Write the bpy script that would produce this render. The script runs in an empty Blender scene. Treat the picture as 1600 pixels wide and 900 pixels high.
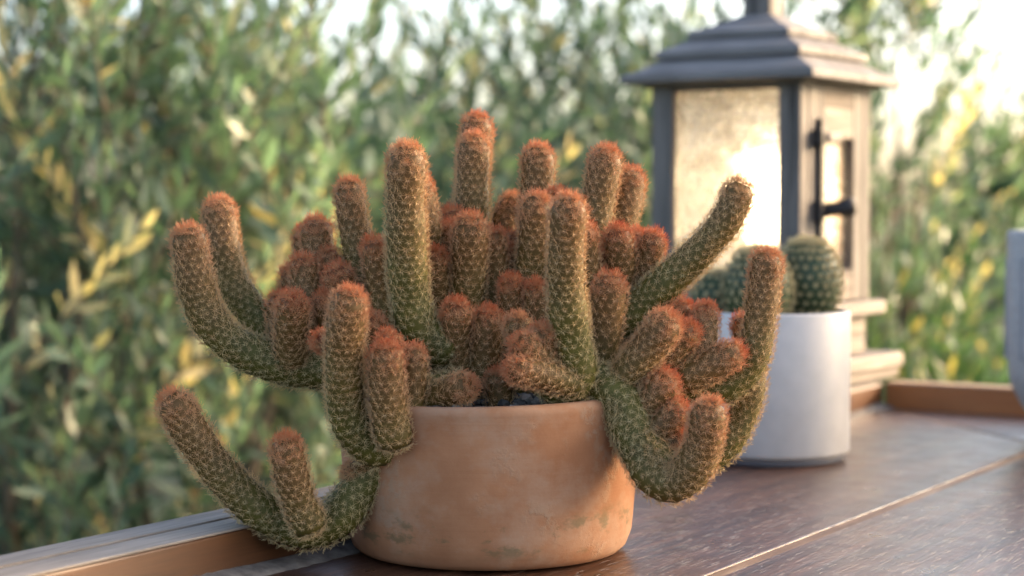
import bpy, bmesh, math, random
import numpy as np
from mathutils import Vector, Matrix, Euler

R = math.radians
random.seed(7); rng = np.random.default_rng(7)
sc = bpy.context.scene
col = sc.collection

# ------------------------------------------------------------------ camera
FPX, HZ = 2950.0, 320.0                      # focal length in photo pixels, horizon row
PITCH = math.atan((450 - HZ) / FPX)
CAMH = 0.2202                                # camera height above the table top (z = 0)
cam = bpy.data.cameras.new('camera'); camo = bpy.data.objects.new('camera', cam); col.objects.link(camo)
camo.location = (0, 0, CAMH); camo.rotation_euler = (R(90) - PITCH, 0, 0)
cam.sensor_width = 36; cam.lens = FPX / 1600 * 36
cam.clip_start = 0.02; cam.clip_end = 500
cam.dof.use_dof = True; cam.dof.focus_distance = 1.16; cam.dof.aperture_fstop = 5.6
cam.dof.aperture_blades = 0
sc.camera = camo

# ------------------------------------------------------------------ sky, sun, exposure
SUN = Vector((0.90, 0.33, 0.30)).normalized()          # direction towards the sun
SUN_EL = math.asin(SUN.z); SUN_AZ = math.atan2(SUN.x, SUN.y)
wd = bpy.data.worlds.new('World'); sc.world = wd; wd.use_nodes = True
nt = wd.node_tree; bg = nt.nodes['Background']
sky = nt.nodes.new('ShaderNodeTexSky'); sky.sky_type = 'NISHITA'; sky.sun_disc = False
sky.sun_elevation = SUN_EL; sky.sun_rotation = SUN_AZ
sky.air_density = 0.7; sky.dust_density = 4.0; sky.ozone_density = 0.3
nt.links.new(sky.outputs[0], bg.inputs[0]); bg.inputs[1].default_value = 0.15
sl = bpy.data.lights.new('sun', 'SUN'); slo = bpy.data.objects.new('sun', sl); col.objects.link(slo)
sl.energy = 1.7; sl.angle = R(6.0); sl.color = (1.0, 0.66, 0.36)
slo.rotation_euler = (-SUN).to_track_quat('-Z', 'Y').to_euler()
slo.location = SUN * 20
sc.view_settings.view_transform = 'Standard'; sc.view_settings.look = 'None'
sc.view_settings.gamma = 1; sc.view_settings.use_curve_mapping = False
sc.view_settings.exposure = 2.38
sc.cycles.use_denoising = True
sc.cycles.sample_clamp_indirect = 6.0
sc.cycles.max_bounces = 10; sc.cycles.transparent_max_bounces = 16
sc.cycles.caustics_refractive = True

# ------------------------------------------------------------------ helpers
TH = R(31.4)                                   # heading of the table's long rail
U = Vector((math.sin(TH), math.cos(TH), 0)); V = Vector((math.cos(TH), -math.sin(TH), 0))
CP, SP = math.cos(PITCH), math.sin(PITCH)
def ray(x, y):
    a = (x - 800) / FPX; b = (450 - y) / FPX
    return Vector((a, CP + b * SP, -SP + b * CP))
def at(x, y, d):                               # point seen at photo pixel (x, y), d metres ahead
    r = ray(x, y); return Vector((0, 0, CAMH)) + r * (d / r.y)
def on_table(x, y, z=0.0):
    r = ray(x, y); return Vector((0, 0, CAMH)) + r * ((z - CAMH) / r.z)

def empty(name, loc=(0, 0, 0), rz=0.0, label=None, cat=None, group=None, kind=None):
    o = bpy.data.objects.new(name, None); col.objects.link(o)
    o.empty_display_size = 0.02
    o.location = loc; o.rotation_euler = (0, 0, rz); tag(o, label, cat, group, kind); return o
def tag(o, label=None, cat=None, group=None, kind=None):
    if label: o['label'] = label
    if cat: o['category'] = cat
    if group: o['group'] = group
    if kind: o['kind'] = kind
    return o
def obj(name, me, mat=None, parent=None, loc=None, rot=None):
    o = bpy.data.objects.new(name, me); col.objects.link(o)
    if mat is not None:
        if not me.materials: me.materials.append(mat)
    if parent: o.parent = parent
    if loc is not None: o.location = loc
    if rot is not None: o.rotation_euler = rot
    return o
def np_mesh(name, v, f, smooth=True, attrs=None):
    """v Nx3, f Mx3 (or Mx4) arrays"""
    v = np.asarray(v, np.float32); f = np.asarray(f, np.int32); k = f.shape[1]
    me = bpy.data.meshes.new(name)
    me.vertices.add(len(v)); me.vertices.foreach_set('co', v.ravel())
    me.loops.add(f.size); me.loops.foreach_set('vertex_index', f.ravel())
    me.polygons.add(len(f)); me.polygons.foreach_set('loop_start', np.arange(0, f.size, k, dtype=np.int32))
    me.polygons.foreach_set('use_smooth', np.full(len(f), smooth))
    me.update(calc_edges=True)
    for n, a in (attrs or {}).items():
        at_ = me.attributes.new(n, 'FLOAT', 'POINT'); at_.data.foreach_set('value', np.asarray(a, np.float32))
    me.validate()
    return me
def bm_mesh(name, bm, smooth=False):
    me = bpy.data.meshes.new(name)
    bmesh.ops.recalc_face_normals(bm, faces=bm.faces)
    bm.to_mesh(me); bm.free()
    for p in me.polygons: p.use_smooth = smooth
    return me
def box_bm(x0, x1, y0, y1, z0, z1, bev=0.0, seg=2, jit=0.0):
    bm = bmesh.new()
    vs = [bm.verts.new((x, y, z)) for z in (z0, z1) for y in (y0, y1) for x in (x0, x1)]
    for q in ((0, 1, 3, 2), (4, 5, 7, 6), (0, 1, 5, 4), (2, 3, 7, 6), (0, 2, 6, 4), (1, 3, 7, 5)):
        bm.faces.new([vs[i] for i in q])
    bmesh.ops.recalc_face_normals(bm, faces=bm.faces)
    if jit:
        for w in bm.verts: w.co += Vector((random.uniform(-jit, jit), random.uniform(-jit, jit), random.uniform(-jit, jit)))
    if bev: bmesh.ops.bevel(bm, geom=list(bm.edges), offset=bev, segments=seg, profile=0.5, affect='EDGES')
    return bm
def box(name, parent, mat, x0, x1, y0, y1, z0, z1, bev=0.001, jit=0.0, seg=2):
    return obj(name, bm_mesh(name, box_bm(x0, x1, y0, y1, z0, z1, bev, seg, jit)), mat, parent)
def prism(name, parent, mat, poly, z0, z1, bev=0.001):
    bm = bmesh.new()
    b = [bm.verts.new((x, y, z0)) for x, y in poly]; t = [bm.verts.new((x, y, z1)) for x, y in poly]
    n = len(poly)
    bm.faces.new(b); bm.faces.new(t)
    for i in range(n): bm.faces.new((b[i], b[(i + 1) % n], t[(i + 1) % n], t[i]))
    bmesh.ops.recalc_face_normals(bm, faces=bm.faces)
    if bev: bmesh.ops.bevel(bm, geom=list(bm.edges), offset=bev, segments=2, profile=0.5, affect='EDGES')
    return obj(name, bm_mesh(name, bm), mat, parent)
def lathe(prof, n=96, fn=None):
    v = []; f = []
    for r, z in prof:
        for k in range(n):
            a = 2 * math.pi * k / n; v.append((r * math.cos(a), r * math.sin(a), z))
    m = len(prof)
    for i in range(m - 1):
        for k in range(n):
            f.append((i * n + k, i * n + (k + 1) % n, (i + 1) * n + (k + 1) % n, (i + 1) * n + k))
    v = np.array(v)
    if fn is not None: v = fn(v)
    return v, np.array(f)
def tube_np(pts, rad, n=6):
    """tapered tube through pts -> verts, quads"""
    pts = [Vector(p) for p in pts]; v = []; f = []
    t = (pts[1] - pts[0]).normalized(); nrm = t.orthogonal().normalized()
    for i, p in enumerate(pts):
        t2 = (pts[min(i + 1, len(pts) - 1)] - pts[max(i - 1, 0)]).normalized()
        nrm = (nrm - t2 * nrm.dot(t2)).normalized(); b = t2.cross(nrm)
        for k in range(n):
            a = 2 * math.pi * k / n; q = p + (nrm * math.cos(a) + b * math.sin(a)) * rad[i]; v.append(q[:])
    for i in range(len(pts) - 1):
        for k in range(n): f.append((i * n + k, i * n + (k + 1) % n, (i + 1) * n + (k + 1) % n, (i + 1) * n + k))
    return v, f

# ------------------------------------------------------------------ materials
class NB:
    def __init__(s, name):
        s.m = bpy.data.materials.new(name); s.m.use_nodes = True; s.t = s.m.node_tree
        s.n = s.t.nodes; s.p = s.n['Principled BSDF']; s.out = s.n['Material Output']
    def new(s, t, **k):
        x = s.n.new(t)
        for a, b in k.items(): setattr(x, a, b)
        return x
    def l(s, a, b): s.t.links.new(a, b)
    def coord(s, scale=(1, 1, 1), rot=(0, 0, 0), which='Object'):
        c = s.new('ShaderNodeTexCoord'); m = s.new('ShaderNodeMapping')
        m.inputs['Scale'].default_value = scale; m.inputs['Rotation'].default_value = rot
        s.l(c.outputs[which], m.inputs[0]); return m.outputs[0]
    def noise(s, vec, scale, detail=4, rough=0.55, dist=0.0):
        x = s.new('ShaderNodeTexNoise'); x.inputs['Scale'].default_value = scale
        x.inputs['Detail'].default_value = detail; x.inputs['Roughness'].default_value = rough
        x.inputs['Distortion'].default_value = dist
        if vec is not None: s.l(vec, x.inputs['Vector'])
        return x.outputs['Fac']
    def ramp(s, fac, stops, interp='LINEAR'):
        x = s.new('ShaderNodeValToRGB'); e = x.color_ramp.elements; x.color_ramp.interpolation = interp
        while len(e) < len(stops): e.new(0.5)
        for i, (p, c) in enumerate(stops):
            e[i].position = p; e[i].color = (*c, 1) if not isinstance(c, (int, float)) else (c, c, c, 1)
        s.l(fac, x.inputs[0]); return x.outputs[0]
    def mix(s, fac, a, b, mode='MIX'):
        x = s.new('ShaderNodeMix', data_type='RGBA', blend_type=mode)
        for sock, val in ((x.inputs[0], fac), (x.inputs[6], a), (x.inputs[7], b)):
            if hasattr(val, 'links') or hasattr(val, 'is_linked'): s.l(val, sock)
            elif isinstance(val, (int, float)): sock.default_value = val
            else: sock.default_value = (*val, 1)
        return x.outputs[2]
    def math(s, op, a, b=0.0):
        x = s.new('ShaderNodeMath', operation=op)
        for sock, val in ((x.inputs[0], a), (x.inputs[1], b)):
            if isinstance(val, (int, float)): sock.default_value = val
            else: s.l(val, sock)
        return x.outputs[0]
    def bump(s, h, strength=0.5, dist=0.001, nrm=None):
        x = s.new('ShaderNodeBump'); x.inputs['Strength'].default_value = strength
        x.inputs['Distance'].default_value = dist; s.l(h, x.inputs['Height'])
        if nrm is not None: s.l(nrm, x.inputs['Normal'])
        return x.outputs[0]
    def set(s, color=None, rough=None, normal=None, **k):
        for key, val in (('Base Color', color), ('Roughness', rough), ('Normal', normal)):
            if val is None: continue
            if isinstance(val, (int, float)): s.p.inputs[key].default_value = val
            elif isinstance(val, tuple): s.p.inputs[key].default_value = (*val, 1)
            else: s.l(val, s.p.inputs[key])
        for key, val in k.items(): s.p.inputs[key.replace('_', ' ')].default_value = val
        return s.m

def wood(name, dark, mid, light, axis=1, scale=60, rough=(0.5, 0.8), bump=0.4, cracks=0.0, spec=0.4):
    b = NB(name); st = [1, 1, 1]; st[axis] = 0.06
    oi = b.new('ShaderNodeObjectInfo'); c = b.new('ShaderNodeTexCoord')
    ad = b.new('ShaderNodeVectorMath', operation='MULTIPLY_ADD')
    b.l(oi.outputs['Random'], ad.inputs[0]); ad.inputs[1].default_value = (3.1, 1.7, 2.3); b.l(c.outputs['Object'], ad.inputs[2])
    m = b.new('ShaderNodeMapping'); m.inputs['Scale'].default_value = st; b.l(ad.outputs[0], m.inputs[0]); vec = m.outputs[0]
    g = b.noise(vec, scale * 4, 6, 0.6, 0.4); w = b.noise(vec, scale, 3, 0.5, 0.8)
    f = b.math('ADD', b.math('MULTIPLY', g, 0.6), b.math('MULTIPLY', w, 0.4))
    colr = b.ramp(f, [(0.32, dark), (0.5, mid), (0.68, light)])
    blot = b.noise(ad.outputs[0], 14, 3); colr = b.mix(b.ramp(blot, [(0.35, 0.0), (0.75, 0.35)]), colr, dark)
    h = f
    if cracks:
        st2 = list(st); st2[axis] = 0.02
        m2 = b.new('ShaderNodeMapping'); m2.inputs['Scale'].default_value = st2; b.l(ad.outputs[0], m2.inputs[0])
        cr = b.ramp(b.noise(m2.outputs[0], scale * 1.6, 2, 0.4), [(0.30, 1.0), (0.345, 0.0)])
        colr = b.mix(b.math('MULTIPLY', cr, cracks), colr, tuple(x * 0.25 for x in dark))
        h = b.math('SUBTRACT', f, cr)
    return b.set(colr, b.ramp(f, [(0.3, rough[1]), (0.7, rough[0])]), b.bump(h, bump, 0.0012), Specular_IOR_Level=spec)

M = {}
# lantern woods: weathered grey brown
M['lantern_v'] = wood('weathered_wood_upright', (0.042, 0.037, 0.033), (0.110, 0.096, 0.085), (0.19, 0.166, 0.147), axis=2, scale=38, rough=(0.6, 0.85), bump=0.9, cracks=0.8)
M['lantern_h'] = wood('weathered_wood_level', (0.05, 0.046, 0.043), (0.15, 0.136, 0.126), (0.27, 0.245, 0.225), axis=0, scale=38, rough=(0.6, 0.85), bump=0.9, cracks=0.8)
M['lantern_d'] = wood('weathered_wood_deep', (0.045, 0.035, 0.028), (0.125, 0.098, 0.080), (0.20, 0.16, 0.133), axis=1, scale=38, rough=(0.6, 0.85), bump=0.9, cracks=0.8)
M['lantern_base'] = wood('pale_base_wood', (0.10, 0.086, 0.074), (0.21, 0.180, 0.156), (0.31, 0.27, 0.235), axis=1, scale=38, rough=(0.6, 0.85), bump=0.9, cracks=0.4)
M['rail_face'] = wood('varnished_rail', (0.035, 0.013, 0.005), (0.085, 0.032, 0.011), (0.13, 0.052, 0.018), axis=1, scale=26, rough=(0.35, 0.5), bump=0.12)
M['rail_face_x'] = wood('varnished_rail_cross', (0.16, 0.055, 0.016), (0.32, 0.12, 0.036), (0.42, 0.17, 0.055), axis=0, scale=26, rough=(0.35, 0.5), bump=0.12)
M['rail_top'] = wood('greyed_rail_top', (0.09, 0.072, 0.056), (0.19, 0.16, 0.13), (0.28, 0.24, 0.20), axis=1, scale=60, rough=(0.6, 0.8), bump=0.5, cracks=0.25)
M['seam'] = wood('tan_seam_strip', (0.06, 0.03, 0.015), (0.20, 0.11, 0.055), (0.38, 0.25, 0.14), axis=1, scale=30, rough=(0.5, 0.7), bump=0.3)

def deck_mat(name, axis):
    b = NB(name); st = [1, 1, 1]; st[axis] = 0.035
    oi = b.new('ShaderNodeObjectInfo'); c = b.new('ShaderNodeTexCoord')
    ad = b.new('ShaderNodeVectorMath', operation='MULTIPLY_ADD')
    b.l(oi.outputs['Random'], ad.inputs[0]); ad.inputs[1].default_value = (2.3, 5.1, 0); b.l(c.outputs['Object'], ad.inputs[2])
    def mp(s3):
        m = b.new('ShaderNodeMapping'); m.inputs['Scale'].default_value = s3; b.l(ad.outputs[0], m.inputs[0]); return m.outputs[0]
    vec = mp(st)
    g = b.noise(vec, 420, 5, 0.65, 0.2); w = b.noise(vec, 55, 3, 0.5, 0.8)
    f = b.math('ADD', b.math('MULTIPLY', g, 0.5), b.math('MULTIPLY', w, 0.5))
    colr = b.ramp(f, [(0.36, (0.020, 0.0080, 0.0042)), (0.5, (0.066, 0.026, 0.013)), (0.64, (0.135, 0.058, 0.029))])
    # pale scuffs along the grain where the varnish has chipped
    s2 = [1, 1, 1]; s2[axis] = 0.14
    v2 = mp(s2)
    sp = b.ramp(b.noise(v2, 150, 2, 0.5), [(0.722, 0.0), (0.75, 1.0)])
    area = b.ramp(b.noise(ad.outputs[0], 9, 2), [(0.42, 0.0), (0.62, 1.0)])
    chips = b.math('MULTIPLY', sp, area)
    s3 = [1, 1, 1]; s3[axis] = 0.06
    pores = b.ramp(b.noise(mp(s3), 700, 2, 0.5), [(0.60, 0.0), (0.70, 1.0)])
    colr = b.mix(b.math('MULTIPLY', pores, 0.12), colr, (0.20, 0.095, 0.055))
    colr = b.mix(b.math('MULTIPLY', chips, 0.7), colr, (0.36, 0.26, 0.20))
    rg = b.ramp(b.noise(ad.outputs[0], 30, 4), [(0.3, 0.26), (0.7, 0.42)])
    h = b.math('SUBTRACT', f, b.math('MULTIPLY', pores, 0.5))
    return b.set(colr, rg, b.bump(h, 0.75, 0.0012), Specular_IOR_Level=0.5, Coat_Weight=0.12, Coat_Roughness=0.22)
M['deck'] = deck_mat('dark_varnished_plank', 1)
M['deck_x'] = deck_mat('dark_varnished_plank_cross', 0)

b = NB('grey_filler'); n = b.noise(b.coord(), 90, 5)
M['filler'] = b.set(b.ramp(n, [(0.3, (0.06, 0.05, 0.042)), (0.7, (0.19, 0.165, 0.14))]), 0.85, b.bump(n, 0.8, 0.002))

# terracotta
b = NB('aged_terracotta'); c = b.coord()
n1 = b.noise(c, 22, 5, 0.6); n2 = b.noise(c, 9, 3, 0.5); n3 = b.noise(c, 160, 6, 0.7); n4 = b.noise(c, 500, 3, 0.6)
base = b.ramp(n1, [(0.3, (0.27, 0.115, 0.050)), (0.55, (0.345, 0.160, 0.076)), (0.75, (0.40, 0.215, 0.115))])
base = b.mix(b.ramp(n2, [(0.52, 0.0), (0.68, 0.55)]), base, (0.20, 0.078, 0.033))
bloom = b.ramp(b.noise(b.coord((1, 1, 1.3)), 15, 6, 0.7), [(0.48, 0.0), (0.64, 0.45)])
base = b.mix(bloom, base, (0.37, 0.255, 0.17))
sep = b.new('ShaderNodeSeparateXYZ'); tc = b.new('ShaderNodeTexCoord'); b.l(tc.outputs['Object'], sep.inputs[0])
band = b.ramp(sep.outputs[2], [(0.008, 0.0), (0.014, 1.0), (0.030, 1.0), (0.040, 0.0)])
moss = b.math('MULTIPLY', b.ramp(b.noise(b.coord((1, 1, 1.8)), 42, 5, 0.65), [(0.53, 0.0), (0.62, 1.0)]), b.math('MULTIPLY', band, 0.55))
base = b.mix(moss, base, (0.075, 0.080, 0.035))
crust = b.math('MULTIPLY', b.ramp(b.noise(c, 24, 3, 0.6), [(0.56, 0.0), (0.66, 1.0)]), b.ramp(n3, [(0.46, 0.0), (0.56, 1.0)]))
base = b.mix(b.math('MULTIPLY', crust, 0.5), base, (0.34, 0.235, 0.15))
rings = b.noise(b.coord((0.15, 0.15, 9)), 55, 2)
hh = b.math('ADD', b.math('ADD', b.math('MULTIPLY', rings, 0.5), b.math('MULTIPLY', crust, 1.2)), b.math('ADD', b.math('MULTIPLY', n3, 0.35), b.math('MULTIPLY', n4, 0.45)))
M['terracotta'] = b.set(base, 0.88, b.bump(hh, 0.45, 0.0006), Specular_IOR_Level=0.25)

b = NB('white_glaze'); c = b.coord((1, 1, 1))
n = b.noise(c, 60, 3)
M['white_glaze'] = b.set(b.ramp(n, [(0.3, (0.44, 0.410, 0.375)), (0.7, (0.49, 0.457, 0.418))]), 0.42, b.bump(n, 0.08, 0.0006), Specular_IOR_Level=0.4)
b = NB('dark_pot_foot'); M['pot_foot'] = b.set((0.12, 0.12, 0.13), 0.6)
b = NB('grey_planter'); n = b.noise(b.coord(), 260, 5, 0.7)
M['planter'] = b.set(b.ramp(n, [(0.3, (0.23, 0.227, 0.22)), (0.7, (0.34, 0.335, 0.325))]), 0.7, b.bump(n, 0.35, 0.0008))
b = NB('groove'); M['groove'] = b.set((0.20, 0.21, 0.23), 0.8)
b = NB('potting_soil'); n = b.noise(b.coord(), 300, 5, 0.7)
M['soil'] = b.set(b.ramp(n, [(0.3, (0.015, 0.011, 0.008)), (0.7, (0.05, 0.036, 0.025))]), 0.95, b.bump(n, 1.0, 0.002))
b = NB('gravel'); a = b.new('ShaderNodeAttribute', attribute_name='tint')
M['gravel'] = b.set(b.ramp(a.outputs['Fac'], [(0.0, (0.035, 0.030, 0.025)), (0.6, (0.13, 0.115, 0.095)), (1.0, (0.32, 0.28, 0.23))]), 0.8)
b = NB('blackened_iron'); n = b.noise(b.coord(), 200, 4)
M['iron'] = b.set(b.ramp(n, [(0.3, (0.018, 0.017, 0.017)), (0.7, (0.05, 0.045, 0.042))]), 0.6, b.bump(n, 0.4, 0.0005), Metallic=0.5)

# cactus body + spines ("tip" 0 at the foot .. 1 at the growing tip)
b = NB('cactus_flesh'); a = b.new('ShaderNodeAttribute', attribute_name='tip'); bu = b.new('ShaderNodeAttribute', attribute_name='bulge')
n = b.noise(b.coord(), 60, 3)
g = b.ramp(n, [(0.3, (0.046, 0.050, 0.006)), (0.7, (0.100, 0.098, 0.013))])
g = b.mix(b.ramp(a.outputs['Fac'], [(0.10, 0.15), (0.60, 0.90)]), g, (0.120, 0.062, 0.018))
g = b.mix(b.ramp(a.outputs['Fac'], [(0.84, 0.0), (1.0, 0.8)]), g, (0.20, 0.055, 0.020))
M['flesh'] = b.set(g, 0.6, b.bump(b.noise(b.coord(), 900, 2), 0.2, 0.0004), Specular_IOR_Level=0.3)
def spine_mat(name, stops, trans=0.35):
    b = NB(name); a = b.new('ShaderNodeAttribute', attribute_name='tip')
    c = b.ramp(a.outputs['Fac'], stops)
    b.set(c, 0.5, Specular_IOR_Level=0.35)
    t = b.new('ShaderNodeBsdfTranslucent'); b.l(c, t.inputs[0])
    mx = b.new('ShaderNodeMixShader'); mx.inputs[0].default_value = trans
    b.l(b.p.outputs[0], mx.inputs[1]); b.l(t.outputs[0], mx.inputs[2]); b.l(mx.outputs[0], b.out.inputs[0])
    return b.m
M['spines'] = spine_mat('cactus_spines', [(0.0, (0.58, 0.47, 0.24)), (0.25, (0.64, 0.44, 0.22)), (0.60, (0.66, 0.39, 0.20)), (0.84, (0.66, 0.31, 0.14)), (1.0, (0.62, 0.15, 0.055))])
M['pale_spines'] = spine_mat('globe_cactus_spines', [(0.0, (0.50, 0.43, 0.24)), (1.0, (0.58, 0.50, 0.29))])
b = NB('globe_flesh'); n = b.noise(b.coord(), 60, 3)
M['globe_flesh'] = b.set(b.ramp(n, [(0.3, (0.016, 0.036, 0.010)), (0.7, (0.032, 0.062, 0.018))]), 0.55)

# leaves: "hue" picks grey green .. green .. golden; the golden end paints sunlight into leaves, besides some natural yellowing
def leaf_mat(name, stops, trans=0.38):
    b = NB(name); a = b.new('ShaderNodeAttribute', attribute_name='hue')
    c = b.ramp(a.outputs['Fac'], stops)
    b.set(c, 0.42, Specular_IOR_Level=0.45)
    tcol = b.mix(1.0, c, (1.5, 1.6, 1.0), 'MULTIPLY')
    t = b.new('ShaderNodeBsdfTranslucent'); b.l(tcol, t.inputs[0])
    mx = b.new('ShaderNodeMixShader'); mx.inputs[0].default_value = trans
    b.l(b.p.outputs[0], mx.inputs[1]); b.l(t.outputs[0], mx.inputs[2]); b.l(mx.outputs[0], b.out.inputs[0])
    return b.m
M['leaf'] = leaf_mat('willowy_leaf', [(0.0, (0.060, 0.112, 0.082)), (0.45, (0.108, 0.168, 0.118)), (0.78, (0.185, 0.235, 0.155)), (0.90, (0.42, 0.37, 0.21)), (1.0, (0.62, 0.49, 0.25))])
M['leaf_green'] = leaf_mat('fresh_green_leaf', [(0.0, (0.032, 0.074, 0.028)), (0.5, (0.055, 0.105, 0.040)), (0.85, (0.11, 0.15, 0.055)), (1.0, (0.42, 0.30, 0.10))])
b = NB('bark'); n = b.noise(b.coord((1, 1, 0.3)), 60, 5)
M['bark'] = b.set(b.ramp(n, [(0.3, (0.07, 0.05, 0.035)), (0.7, (0.20, 0.15, 0.10))]), 0.85, b.bump(n, 0.6, 0.003))
b = NB('ground'); n = b.noise(b.coord(), 3, 8, 0.7)
M['ground'] = b.set(b.ramp(n, [(0.3, (0.035, 0.05, 0.018)), (0.6, (0.07, 0.09, 0.03)), (0.8, (0.13, 0.11, 0.06))]), 0.95, b.bump(n, 0.5, 0.03))

# ------------------------------------------------------------------ ground
bm = bmesh.new()
for x in np.linspace(-1, 1, 41):
    pass
bmesh.ops.create_grid(bm, x_segments=40, y_segments=40, size=150)
for w in bm.verts:
    w.co.z = -0.80 + (0.05 * math.sin(w.co.x * 0.31) * math.cos(w.co.y * 0.23))
tag(obj('ground', bm_mesh('ground', bm, True), M['ground']), kind='structure')

# ------------------------------------------------------------------ the wooden table with its raised rails
C0 = on_table(1382, 637)
tb = empty('wooden_table', (C0.x, C0.y, 0), -TH, 'dark varnished plank table with raised brown wooden rails along its edges', 'table')
# local axes: x = towards the viewer's right (V), y = along the long rail (U), corner of the rails at 0,0
SE = 0.0048; NEAR = -2.3; FAR = 1.6
lanes = [(0.001, 0.241 - SE), (0.241 + SE, 0.485 - SE), (0.485 + SE, 0.73)]
G = 0.0042
for a, c in lanes:
    prism('plank', tb, M['deck'], [(a, NEAR), (c, NEAR), (c, -c - G), (a, -a - G)], -0.032, 0.0, 0.0012)
    prism('plank', tb, M['deck_x'], [(a + G, -a), (c + G, -c), (FAR, -c), (FAR, -a)], -0.032, 0.0, 0.0012)
for s in (0.241, 0.485):
    prism('seam_strip', tb, M['seam'], [(s - SE + .0003, NEAR), (s + SE - .0003, NEAR), (s + SE - .0003, -s - .006), (s - SE + .0003, -s - .003)], -0.030, -0.0007, 0.0)
    prism('seam_strip', tb, M['seam'], [(s + .010, -s - SE + .0003), (FAR, -s - SE + .0003), (FAR, -s + SE - .0003), (s + .004, -s + SE - .0003)], -0.030, -0.0020, 0.0)
prism('mitre_strip', tb, M['seam'], [(0.0, -.0038), (0.0, .0026), (0.73, -0.7274), (0.73, -0.7338)], -0.030, -0.0004, 0.0)
# rails: inner and outer board of the long rail, then the far rail; caps are the greyed top skins
def rail(x0, x1, y0, y1, face, top, name='rail_board'):
    r = box(name, tb, face, x0, x1, y0, y1, -0.05, 0.0262, 0.0012)
    k = box('weathered_top', r, top, x0 - .0004, x1 + .0004, y0 + .001, y1 - .001, 0.0264, 0.0282, 0.0008, seg=2)
    return r
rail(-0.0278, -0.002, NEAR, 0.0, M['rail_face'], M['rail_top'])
rail(-0.0560, -0.0327, NEAR, 0.04, M['rail_top'], M['rail_top'])
M['rail_top_x'] = wood('pale_rail_top_cross', (0.26, 0.16, 0.09), (0.44, 0.30, 0.19), (0.56, 0.42, 0.29), axis=0, scale=60, rough=(0.6, 0.8), bump=0.3)
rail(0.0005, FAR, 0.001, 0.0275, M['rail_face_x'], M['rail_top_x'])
# rough filler bead along the foot of the long rail
n = 420; v = []; f = []
ys = np.linspace(NEAR, -0.002, n)
for i, y in enumerate(ys):
    hgt = 0.0035 + 0.0035 * (0.5 + 0.5 * math.sin(y * 21 + 1)) * random.uniform(0.7, 1.2); wdt = 0.010 + 0.008 * (0.5 + 0.5 * math.sin(y * 13 + 2.2 * math.sin(y * 5))) * random.uniform(0.8, 1.15)
    v += [(-0.003, y, hgt), (0.35 * wdt, y, 0.0028 + 0.001 * random.random()), (wdt, y, 0.0002), (wdt, y, -0.002), (-0.003, y, -0.002)]
for i in range(n - 1):
    for k in range(4): f.append((i * 5 + k, i * 5 + k + 1, i * 5 + 6 + k, i * 5 + 5 + k))
obj('filler_bead', np_mesh('filler_bead', v, f), M['filler'], tb)

# ------------------------------------------------------------------ terracotta pot
PD = 1.20; PB = on_table(765, 858); PB.z = 0
pot = empty('terracotta_pot', PB, 0, 'weathered round terracotta pot holding the finger cactus', 'pot')
RB, RT, PH = 0.0890, 0.0955, 0.1010
def wob(v):
    a = np.arctan2(v[:, 1], v[:, 0]); k = v[:, 2] / PH
    s = 1 + 0.004 * np.sin(2 * a + 1) + 0.003 * np.sin(3 * a + k * 2)
    v = v.copy(); v[:, 0] *= s; v[:, 1] *= s
    v[:, 2] += np.clip(k, 0, 1) * v[:, 0] * 0.022
    return v
prof = [(0.0, 0.0005), (0.06, 0.0005), (RB - .014, 0.0006), (RB - .006, 0.0022), (RB - .002, 0.0058), (RB, 0.011)]
for t in np.linspace(0.15, 0.94, 14): prof.append((RB + (RT - RB) * math.sin(t * 1.45) / math.sin(1.45), PH * t))
prof += [(RT, PH - .004), (RT - .0012, PH - .0012), (RT - .0035, PH), (RT - .0075, PH), (RT - .0098, PH - .002), (RT - .011, PH - .006), (RT - .012, 0.05)]
v, f = lathe(prof, 128, wob)
obj('pot_body', np_mesh('pot_body', v, f), M['terracotta'], pot)
prof = [(0.0, PH - .004), (0.03, PH - .0045), (0.06, PH - .006), (RT - .011, PH - .009), (RT - .011, PH - .03)]
v, f = lathe(prof, 48)
obj('soil', np_mesh('soil', v, f), M['soil'], pot)
def gravel(parent, rad, z, count, size, squash=0.7):
    ico = bmesh.new(); bmesh.ops.create_icosphere(ico, subdivisions=1, radius=1.0)
    iv = np.array([w.co[:] for w in ico.verts]); jf = np.array([[w.index for w in q.verts] for q in ico.faces]); ico.free()
    V_, F_, T_ = [], [], []
    for i in range(count):
        a = random.uniform(0, 6.283); r = rad * math.sqrt(random.random()); s = size * random.uniform(0.5, 1.25)
        p = iv * (1 + rng.uniform(-.22, .22, iv.shape)) * [s, s * random.uniform(.7, 1), s * squash]
        e = Euler((random.uniform(-.5, .5), random.uniform(-.5, .5), random.uniform(0, 6))).to_matrix()
        p = p @ np.array(e).T + [r * math.cos(a), r * math.sin(a), z(r) + s * 0.25]
        F_.append(jf + len(iv) * i); V_.append(p); T_.append(np.full(len(iv), random.random() ** 1.5))
    o = obj('gravel', np_mesh('gravel', np.concatenate(V_), np.concatenate(F_), False, {'tint': np.concatenate(T_)}), M['gravel'], parent)
    o['kind'] = 'stuff'; return o
gravel(pot, RT - .014, lambda r: PH - .0035 - .03 * (r ** 2) / .09, 520, 0.0044)

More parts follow.
